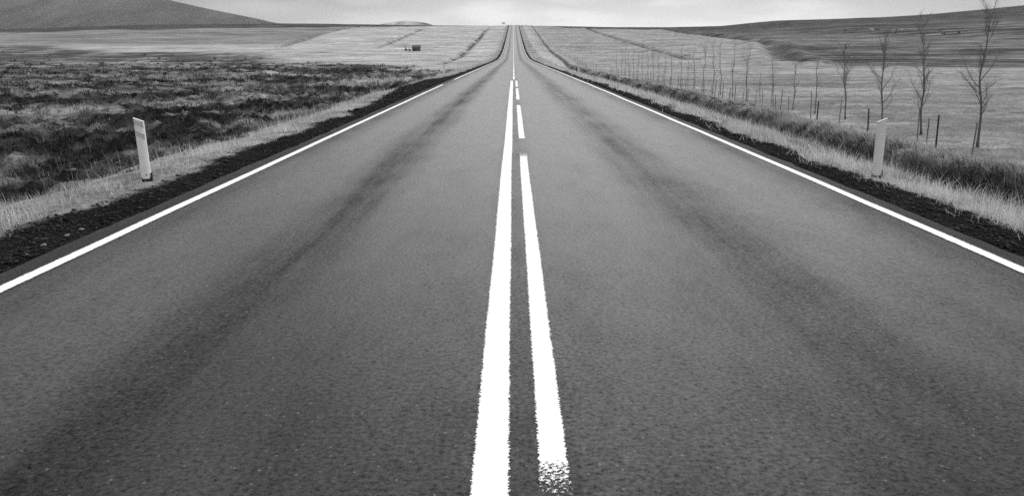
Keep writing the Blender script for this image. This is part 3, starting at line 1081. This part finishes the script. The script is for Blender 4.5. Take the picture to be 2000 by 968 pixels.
FENCE_Y = [21.3, 23.5, 23.6, 23.9, 27.9, 30.6, 32.1, 32.8, 36.4, 37.2, 37.1, 38.3, 40.3, 40.8, 41.6, 43.5, 45.4, 45.6, 46.9, 48.9, 49.7, 49.5, 51.6, 53.5, 55.3, 56.9, 59.2, 61.4, 63.1, 65.7, 70.0, 73.1, 74.2]
fp, ft = [], []
for i, yy in enumerate(FENCE_Y):
    fp.append((11.55 + 0.18 * math.sin(i * 1.7), yy))
    ft.append(0.86 + 0.16 * math.sin(i * 2.9) + (0.0 if yy < 60 else 0.05))
yy = FENCE_Y[-1] + 4.5
while yy < 330:
    fp.append((float(ditch_r(np.array([yy]))[0]) + 3.5 - 0.6 * min(1, yy / 200), yy))
    ft.append(1.05 + 0.1 * math.sin(yy))
    yy += 4.6
fence('wire_fence', 'long wire fence on thin wooden posts along the ditch right of the road', fp, ft, dark=(1, 4, 6))
fl = [(-60.5, 206), (-57, 199), (-54, 192), (-50.5, 184), (-47, 176), (-43.5, 167), (-41, 162.5), (-36, 158)]
fence('wire_fence', 'short run of small fence posts in the hay field left of the road', fl, [1.15, 1.1, 1.2, 1.1, 1.25, 1.2, 1.1, 1.0], wire_r=0.004)
fl = [(-20.5 - 0.4 * k, 262 - 9 * k) for k in range(9)]
fence('wire_fence', 'row of fence posts along the dark ditch below the far slope on the left', fl, [1.1] * 9, wire_r=0.004)


# ------------------------------------------------------------------ road marker posts
def marker_post(x, y, h, wd, face, lean, label, banded, edge_up=1, mat=None):
    """flat plastic post with a slanting top; edge_up: which side of the top is the higher"""
    t = empty('marker_post', (x, y, gz(x, y) + 0.0))
    t.rotation_euler = (lean[1], lean[0], face)
    tag(t, label, 'marker post', 'white marker posts along the road')
    th = 0.028
    sl = wd * 0.45

    def slab(x0, x1, za0, za1, zb0, zb1, y0, y1):
        bm = bmesh.new()
        v = [bm.verts.new(c) for c in ((x0, y0, za0), (x1, y0, zb0), (x1, y0, zb1), (x0, y0, za1), (x0, y1, za0), (x1, y1, zb0), (x1, y1, zb1), (x0, y1, za1))]
        for q in ((0, 1, 2, 3), (5, 4, 7, 6), (4, 0, 3, 7), (1, 5, 6, 2), (3, 2, 6, 7), (4, 5, 1, 0)):
            bm.faces.new([v[i] for i in q])
        return bm
    hw = wd / 2
    hl = h - (sl if edge_up > 0 else 0)
    hr = h - (sl if edge_up < 0 else 0)
    # gently bowed front so the post is not a flat board
    bm = bmesh.new()
    n = 6
    rows = []
    for k in range(n + 1):
        u = k / n
        xx = -hw + wd * u
        bow = 0.012 * (1 - (2 * u - 1) ** 2)
        top = hl + (hr - hl) * u
        rows.append([bm.verts.new((xx, -th / 2 - bow, 0.035)), bm.verts.new((xx, -th / 2 - bow, top)),
                     bm.verts.new((xx, th / 2 - bow, top)), bm.verts.new((xx, th / 2 - bow, 0.035))])
    for k in range(n):
        a, b = rows[k], rows[k + 1]
        for i in range(4):
            bm.faces.new((a[i], b[i], b[(i + 1) % 4], a[(i + 1) % 4]))
    bm.faces.new(rows[0])
    bm.faces.new(list(reversed(rows[-1])))
    bmesh.ops.bevel(bm, geom=[e for e in bm.edges if e.calc_face_angle(0) > 0.8], offset=0.003, segments=1, affect='EDGES')
    body = bm_obj('body', bm, mat or M_PLASTIC, t)
    # pale rim along the slanting top
    bm = slab(-hw - 0.002, hw + 0.002, hl - 0.001, hl + 0.006, hr - 0.001, hr + 0.006, -th / 2 - 0.014, th / 2 + 0.003)
    bm_obj('top_rim', bm, M_CAP, t)
    if banded:
        def band(z_off, hb, f0=0.0, f1=1.0):
            a0, a1 = -hw + wd * f0, -hw + wd * f1
            tl = hl + (hr - hl) * f0
            trr = hl + (hr - hl) * f1
            b = slab(a0 + 0.004, a1 - 0.004, tl - z_off - hb, tl - z_off, trr - z_off - hb, trr - z_off, -th / 2 - 0.0165, -th / 2 - 0.004)
            bm_obj('reflector_band', b, M_BAND, t)
        band(0.018, 0.045)
        band(0.150, 0.060, 0.05, 1.0)
        bm = bmesh.new()
        bmesh.ops.create_cone(bm, cap_ends=True, segments=10, radius1=0.009, radius2=0.007, depth=0.012,
                              matrix=Matrix.Translation((0.012, -th / 2 - 0.017, 0.085)) @ Matrix.Rotation(R(90), 4, 'X'))
        bm_obj('bolt', bm, M_IRON, t)
    bm = bmesh.new()
    box(bm, (0.004, 0.006, 0.02), (wd * 1.04, th + 0.022, 0.07))
    box(bm, (hw + 0.004, 0.006, 0.055), (0.012, th + 0.024, 0.10))
    bm_obj('foot', bm, M_BLACK, t)
    return t


MARKERS = [
    (-4.66, 10.65, 0.80, 0.115, R(8), (R(-2.2), 0), 'white marker post with two grey bands on the left verge, the nearest', True, -1, None),
    (4.82, 11.15, 0.78, 0.118, R(-6), (R(0.2), 0), 'plain grey white marker post with slanting top on the right verge, the nearest', False, 1, M_PLASTIC_B),
    (-4.72, 58.6, 0.82, 0.14, 0.0, (0, 0), 'white marker post by the gravel field entrance left of the road', False, -1, M_CAP),
    (-4.62, 108.0, 0.82, 0.14, 0.0, (0, 0), 'third white marker post up the left side of the road', False, -1, M_CAP),
    (-4.85, 158.0, 0.82, 0.15, 0.0, (0, 0), 'fourth white marker post up the left side of the road', False, -1, M_CAP),
    (-4.85, 208.0, 0.82, 0.16, 0.0, (0, 0), 'farthest white marker post on the left side of the road', False, -1, M_CAP),
    (4.85, 64.5, 0.80, 0.12, 0.0, (0, 0), 'second marker post up the right side of the road', False, 1, M_PLASTIC_B),
    (4.9, 114.5, 0.80, 0.12, 0.0, (0, 0), 'farthest marker post on the right side of the road', False, 1, M_PLASTIC_B),
]
for a in MARKERS:
    marker_post(*a)

# ------------------------------------------------------------------ shed in the left field
sx, sy = -35.4, 316.0
sz = gz(sx, sy)
shed = empty('shed', (sx, sy, sz - 0.05), R(9))
tag(shed, 'small dark shed standing alone in the pale hay field', 'shed')
W2, D2, HW, HR = 1.45, 1.2, 1.35, 2.05
bm = bmesh.new()
prof = [(-D2, 0), (D2, 0), (D2, HW), (0, HR), (-D2, HW)]
L_ = [bm.verts.new((-W2, a, b)) for a, b in prof]
R_ = [bm.verts.new((W2, a, b)) for a, b in prof]
bm.faces.new(L_)
bm.faces.new(list(reversed(R_)))
for i in range(5):
    bm.faces.new((L_[i], R_[i], R_[(i + 1) % 5], L_[(i + 1) % 5]))
bm_obj('wall', bm, M_SHED, shed)
for s in (-1, 1):
    bm = bmesh.new()
    ang = math.atan2(HR - HW, D2)
    box(bm, (0, s * (D2 / 2 + 0.06), (HW + HR) / 2 + 0.02), (2 * W2 + 0.24, math.hypot(D2, HR - HW) + 0.2, 0.06), Matrix.Rotation(-s * ang, 4, 'X'))
    bm_obj('roof', bm, M_SHEDR, shed)
bm = bmesh.new()
box(bm, (-0.75, -D2 - 0.02, 0.62), (0.62, 0.05, 1.2))
bm_obj('door', bm, M_IRON, shed)
bm = bmesh.new()
box(bm, (0.65, -D2 - 0.02, 0.85), (0.45, 0.05, 0.36))
wf = bm_obj('window', bm, M_SIGN, shed)
bm = bmesh.new()
box(bm, (0.65, -D2 - 0.05, 0.85), (0.35, 0.02, 0.27))
bm_obj('pane', bm, M_BLACK, wf)

fx, fy = -38.7, 317.5
tl = empty('farm_trailer', (fx, fy, gz(fx, fy) - 0.02), R(4))
tag(tl, 'low rusty farm trailer with an upright post beside the shed', 'trailer')
bm = bmesh.new()
box(bm, (0.1, 0, 0.50), (2.5, 1.3, 0.20))
bm_obj('bed', bm, M_IRON, tl)
bm = bmesh.new()
box(bm, (-0.75, 0, 1.1), (0.16, 0.16, 1.2))
box(bm, (-0.75, 0, 0.75), (0.5, 0.4, 0.4))
bm_obj('mast', bm, M_IRON, tl)
bm = bmesh.new()
box(bm, (-0.95, 0, 1.62), (1.0, 0.18, 0.16))
bm_obj('crossbar', bm, M_IRON, tl)
bm = bmesh.new()
box(bm, (0.25, 0.1, 1.1), (0.08, 0.08, 1.1))
bm_obj('stake', bm, M_IRON, tl)
bm = bmesh.new()
box(bm, (-1.8, 0, 0.40), (1.4, 0.10, 0.10))
bm_obj('drawbar', bm, M_IRON, tl)
for wx in (-0.6, 0.7):
    for wy in (-0.7, 0.7):
        bm = bmesh.new()
        bmesh.ops.create_cone(bm, cap_ends=True, segments=14, radius1=0.33, radius2=0.33, depth=0.18,
                              matrix=Matrix.Translation((wx, wy, 0.33)) @ Matrix.Rotation(R(90), 4, 'X'))
        bm_obj('wheel', bm, M_BLACK, tl)


# ------------------------------------------------------------------ horses on the hillside
def horse_mesh(name, graze):
    """one continuous skinned body: head, neck, trunk, jointed legs and tail; faces +X, hooves at z = 0"""
    V, E, Rd = [], [], []

    def v(x, y, z, r, prev=None):
        V.append((x, y, z))
        Rd.append(r if isinstance(r, tuple) else (r, r))
        if prev is not None:
            E.append((prev, len(V) - 1))
        return len(V) - 1
    hip = v(-0.55, 0, 1.08, (0.24, 0.25))
    loin = v(-0.15, 0, 1.04, (0.27, 0.28), hip)
    girth = v(0.25, 0, 1.02, (0.26, 0.30), loin)
    chest = v(0.55, 0, 1.08, (0.20, 0.25), girth)
    if graze:
        a = v(0.85, 0, 0.92, (0.10, 0.17), chest)
        b = v(1.08, 0, 0.62, (0.08, 0.13), a)
        c = v(1.20, 0, 0.38, (0.08, 0.11), b)
        d = v(1.30, 0, 0.20, (0.06, 0.08), c)
        e = v(1.36, 0, 0.10, (0.05, 0.055), d)
        ear = v(1.06, 0, 0.42, 0.03, c)
    else:
        a = v(0.80, 0, 1.30, (0.11, 0.18), chest)
        b = v(0.98, 0, 1.55, (0.08, 0.13), a)
        c = v(1.10, 0, 1.66, (0.08, 0.11), b)
        d = v(1.28, 0, 1.56, (0.06, 0.085), c)
        e = v(1.42, 0, 1.46, (0.05, 0.06), d)
        ear = v(1.05, 0, 1.80, 0.03, c)
    for s in (-1, 1):
        k = v(0.45, 0.13 * s, 0.78, (0.09, 0.12), girth)
        k = v(0.48, 0.14 * s, 0.46, (0.055, 0.06), k)
        k = v(0.46, 0.14 * s, 0.16, (0.04, 0.04), k)
        v(0.50, 0.14 * s, 0.03, (0.055, 0.055), k)
        k = v(-0.52, 0.14 * s, 0.80, (0.12, 0.17), hip)
        k = v(-0.46, 0.15 * s, 0.62, (0.08, 0.10), k)
        k = v(-0.66, 0.15 * s, 0.42, (0.055, 0.065), k)
        k = v(-0.62, 0.15 * s, 0.15, (0.04, 0.04), k)
        v(-0.57, 0.15 * s, 0.03, (0.055, 0.055), k)
    tq = v(-0.82, 0, 1.08, 0.07, hip)
    tq = v(-0.92, 0, 0.80, 0.08, tq)
    v(-0.92, 0, 0.45, 0.05, tq)
    me = bpy.data.meshes.new(name)
    me.from_pydata(V, E, [])
    o = bpy.data.objects.new(name, me)
    COL.objects.link(o)
    o.modifiers.new('skin', 'SKIN').use_smooth_shade = True
    sk = me.skin_vertices[0].data
    for i, r in enumerate(Rd):
        sk[i].radius = r
        sk[i].use_root = (i == 0)
    sub = o.modifiers.new('sub', 'SUBSURF')
    sub.levels = sub.render_levels = 1
    dg = bpy.context.evaluated_depsgraph_get()
    out = bpy.data.meshes.new_from_object(o.evaluated_get(dg))
    out.name = name
    bpy.data.objects.remove(o)
    return smooth(out)


hm = {(g, c): None for g in (0, 1) for c in 'dgw'}
for g in (0, 1):
    base = horse_mesh('horse', g)
    for c, mt in (('d', M_HORSE), ('g', M_HORSEG), ('w', M_HORSEW)):
        q = base.copy()
        q.materials.clear()
        q.materials.append(mt)
        hm[(g, c)] = q
HORSES = [
    (179.9, 473, 1, 'd', 20, 'dark horse grazing alone, leftmost of the herd on the right hillside'),
    (192.0, 461, 1, 'd', -15, 'dark horse grazing just right of the white backed one on the hillside'),
    (190.0, 463, 0, 'w', 170, 'pale horse standing behind a dark one in the middle of the herd'),
    (192.6, 446, 1, 'g', 80, 'greyish horse grazing left of the close pair on the hillside'),
    (196.8, 448.5, 1, 'd', 60, 'dark horse, upper one of the close pair on the hillside'),
    (189.0, 431.7, 1, 'd', 250, 'dark horse, lower one of the close pair on the hillside'),
    (198.8, 447, 1, 'w', 100, 'white horse grazing right of the close dark pair on the hillside'),
    (206.5, 422, 0, 'd', 8, 'dark horse with raised head, upper of the two on the right'),
    (194.8, 395, 1, 'd', 10, 'dark horse with lowered head, lower of the two on the right'),
    (202.6, 397, 1, 'd', 90, 'small dark grazing horse, rightmost of the herd on the hillside'),
]
for (x, y, g, c, rz, lab) in HORSES:
    o = bpy.data.objects.new('horse', hm[(g, c)])
    COL.objects.link(o)
    o.location = (x, y, gz(x, y) - 0.02)
    o.rotation_euler = (0, 0, R(rz))
    s = 1.02
    o.scale = (s, s, s)
    tag(o, lab, 'horse', 'herd grazing on the right hillside')

# ------------------------------------------------------------------ road sign near the crest
gx_, gy_ = -8.1, 715.0
sg = empty('road_sign', (gx_, gy_, gz(gx_, gy_)))
tag(sg, 'small grey road sign on two posts beside the road at the crest', 'sign')
bm = bmesh.new()
box(bm, (0, 0, 2.35), (2.3, 0.06, 0.95))
bm_obj('panel', bm, M_SIGN, sg)
for s in (-0.8, 0.8):
    tb = Tubes()
    tb.tube([(s, 0.07, -0.3), (s, 0.07, 2.7)], [0.04, 0.04], 8)
    tb.build('post', M_WIRE, sg)

# ------------------------------------------------------------------ pale stones in the heather
STONES = [
    (-6.0, 14.2, .075, M_STONE, 'pale flat stone in the grass just right of the near left marker post'),
    (-8.45, 16.1, .06, M_STONE, 'pale stone in the heather midway between the marker post and the left edge'),
    (-9.4, 15.9, .055, M_STONE, 'pale stone in the heather close to the left edge of the picture'),
    (-13.2, 18.6, .09, M_STONE, 'pale stone at the rim of the dark hollow on the left'),
    (-4.02, 7.7, .024, M_STONE, 'grey stone on the black gravel left of the road, farthest of three'),
    (-3.98, 7.35, .018, M_STONE, 'grey stone on the black gravel left of the road, middle of three'),
    (-3.97, 6.95, .022, M_STONE, 'grey stone on the black gravel left of the road, nearest of three'),
]
for i, (x, y, s, smat, slab_) in enumerate(STONES):
    rd = random.Random(900 + i)
    bm = bmesh.new()
    bmesh.ops.create_icosphere(bm, subdivisions=2, radius=1.0)
    ax, bx_, cx_ = rd.uniform(1.0, 1.6), rd.uniform(0.8, 1.1), rd.uniform(0.45, 0.65)
    for q in bm.verts:
        nn = 1 + 0.35 * (float(vnoise(np.array([q.co.x * 1.4 + i * 7]), np.array([q.co.y * 1.4 + q.co.z * 1.9]), 95)[0]) - 0.5) * 2
        q.co = Vector((q.co.x * ax, q.co.y * bx_, q.co.z * cx_)) * nn * s
    o = bm_obj('stone', bm, smat, None)
    o.location = (x, y, gz(x, y) + s * 0.12)
    o.rotation_euler = (rd.uniform(-.2, .2), rd.uniform(-.2, .2), rd.uniform(0, 6))
    tag(o, slab_, 'stone', 'loose stones left of the road')


# ------------------------------------------------------------------ far mountain and far hill
def relief(name, cx, cy, hx, hy, nx, ny, fn, mat, label):
    xs, ys_ = np.linspace(-hx, hx, nx), np.linspace(-hy, hy, ny)
    X, Y = np.meshgrid(xs, ys_)
    Z = fn(X + cx, Y + cy)
    idx = np.arange(nx * ny).reshape(ny, nx)
    q = np.stack([idx[:-1, :-1], idx[:-1, 1:], idx[1:, 1:], idx[1:, :-1]], -1).reshape(-1, 4)
    me = smooth(mesh_np(name, np.stack([X + cx, Y + cy, Z], -1).reshape(-1, 3), q, 4))
    return tag(obj(name, me, mat), label, kind='structure')


def mountain_h(x, y):
    # long ridge running away to the left; the crest line falls towards the right to meet the moor
    k = np.interp(x, [-6000, -4200, -3000, -2300, -1900, -1590, -1450, -1310, -1190, -1080, -950, -500],
                  [640, 600, 440, 345, 285, 232, 198, 170, 146, 122, 95, 20])
    ridge = np.clip(1 - np.abs(y - 4050 - 120 * (fbm(x * 0.0012, x * 0, 2, 301) - 0.5)) / 1150, 0, 1)
    rr = ridge ** 1.1
    gul = 1 - np.abs(fbm(x * 0.0032, y * 0.0011, 4, 303) - 0.5) * 2
    z = k * rr
    z = z - 42 * rr * (1 - rr) * 4 * (1 - gul) * sst(-1300, -2000, x)
    butt = np.exp(-((x + 2330) / 230) ** 2)
    z = z + butt * 60 * rr * (1 - rr) * 4 * (fbm(x * 0.009, y * 0.004, 4, 305) - 0.15)
    return z + 5.0 * (fbm(x * 0.01, y * 0.01, 3, 306) - 0.5) * rr


def hill_h(x, y):
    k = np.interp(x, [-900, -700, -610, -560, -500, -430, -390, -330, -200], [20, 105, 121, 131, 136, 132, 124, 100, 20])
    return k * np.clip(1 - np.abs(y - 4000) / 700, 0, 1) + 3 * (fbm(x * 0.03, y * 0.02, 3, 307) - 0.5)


def rock_material(name, v):
    m, n, b = material(name)
    tc = n.new('ShaderNodeTexCoord').outputs['Object']
    n1 = n.noise(n.vscale(tc, (1.6, 0.35, 0.5)), 0.007, 6.0, 0.65)
    n2 = n.noise(n.vscale(tc, (1, 0.5, 0.6)), 0.05, 5.0, 0.65)
    k = n.mul(n.mapr(n1, 0.34, 0.66, 0.05, 1.95, False), n.mapr(n2, 0.3, 0.7, 0.75, 1.25, False))
    n.put(b.inputs['Base Color'], n.grey(n.mul(k, v)))
    b.inputs['Roughness'].default_value = 0.95
    b.inputs['Specular IOR Level'].default_value = 0.1
    return m


relief('mountain', -3400, 4000, 2900, 1300, 300, 120, mountain_h, rock_material('mountain_rock', 0.030), 'broad bare mountain sloping down behind the moor on the left')
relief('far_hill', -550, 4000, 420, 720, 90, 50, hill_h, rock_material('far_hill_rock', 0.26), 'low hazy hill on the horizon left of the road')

# ------------------------------------------------------------------ air
hz = bmesh.new()
box(hz, (-500, 2550, 330), (12400, 5900, 680))
me = bpy.data.meshes.new('haze')
hz.to_mesh(me)
hz.free()
mh = bpy.data.materials.new('thin_haze')
mh.use_nodes = True
nd = mh.node_tree.nodes
nd.remove(nd['Principled BSDF'])
pv = nd.new('ShaderNodeVolumePrincipled')
pv.inputs['Color'].default_value = (0.9, 0.9, 0.9, 1)
pv.inputs['Density'].default_value = 0.00009
pv.inputs['Anisotropy'].default_value = 0.2
mh.node_tree.links.new(pv.outputs[0], nd['Material Output'].inputs['Volume'])
tag(obj('haze', me, mh), 'thin pale haze in the air over the moor and mountain', 'haze', kind='stuff')
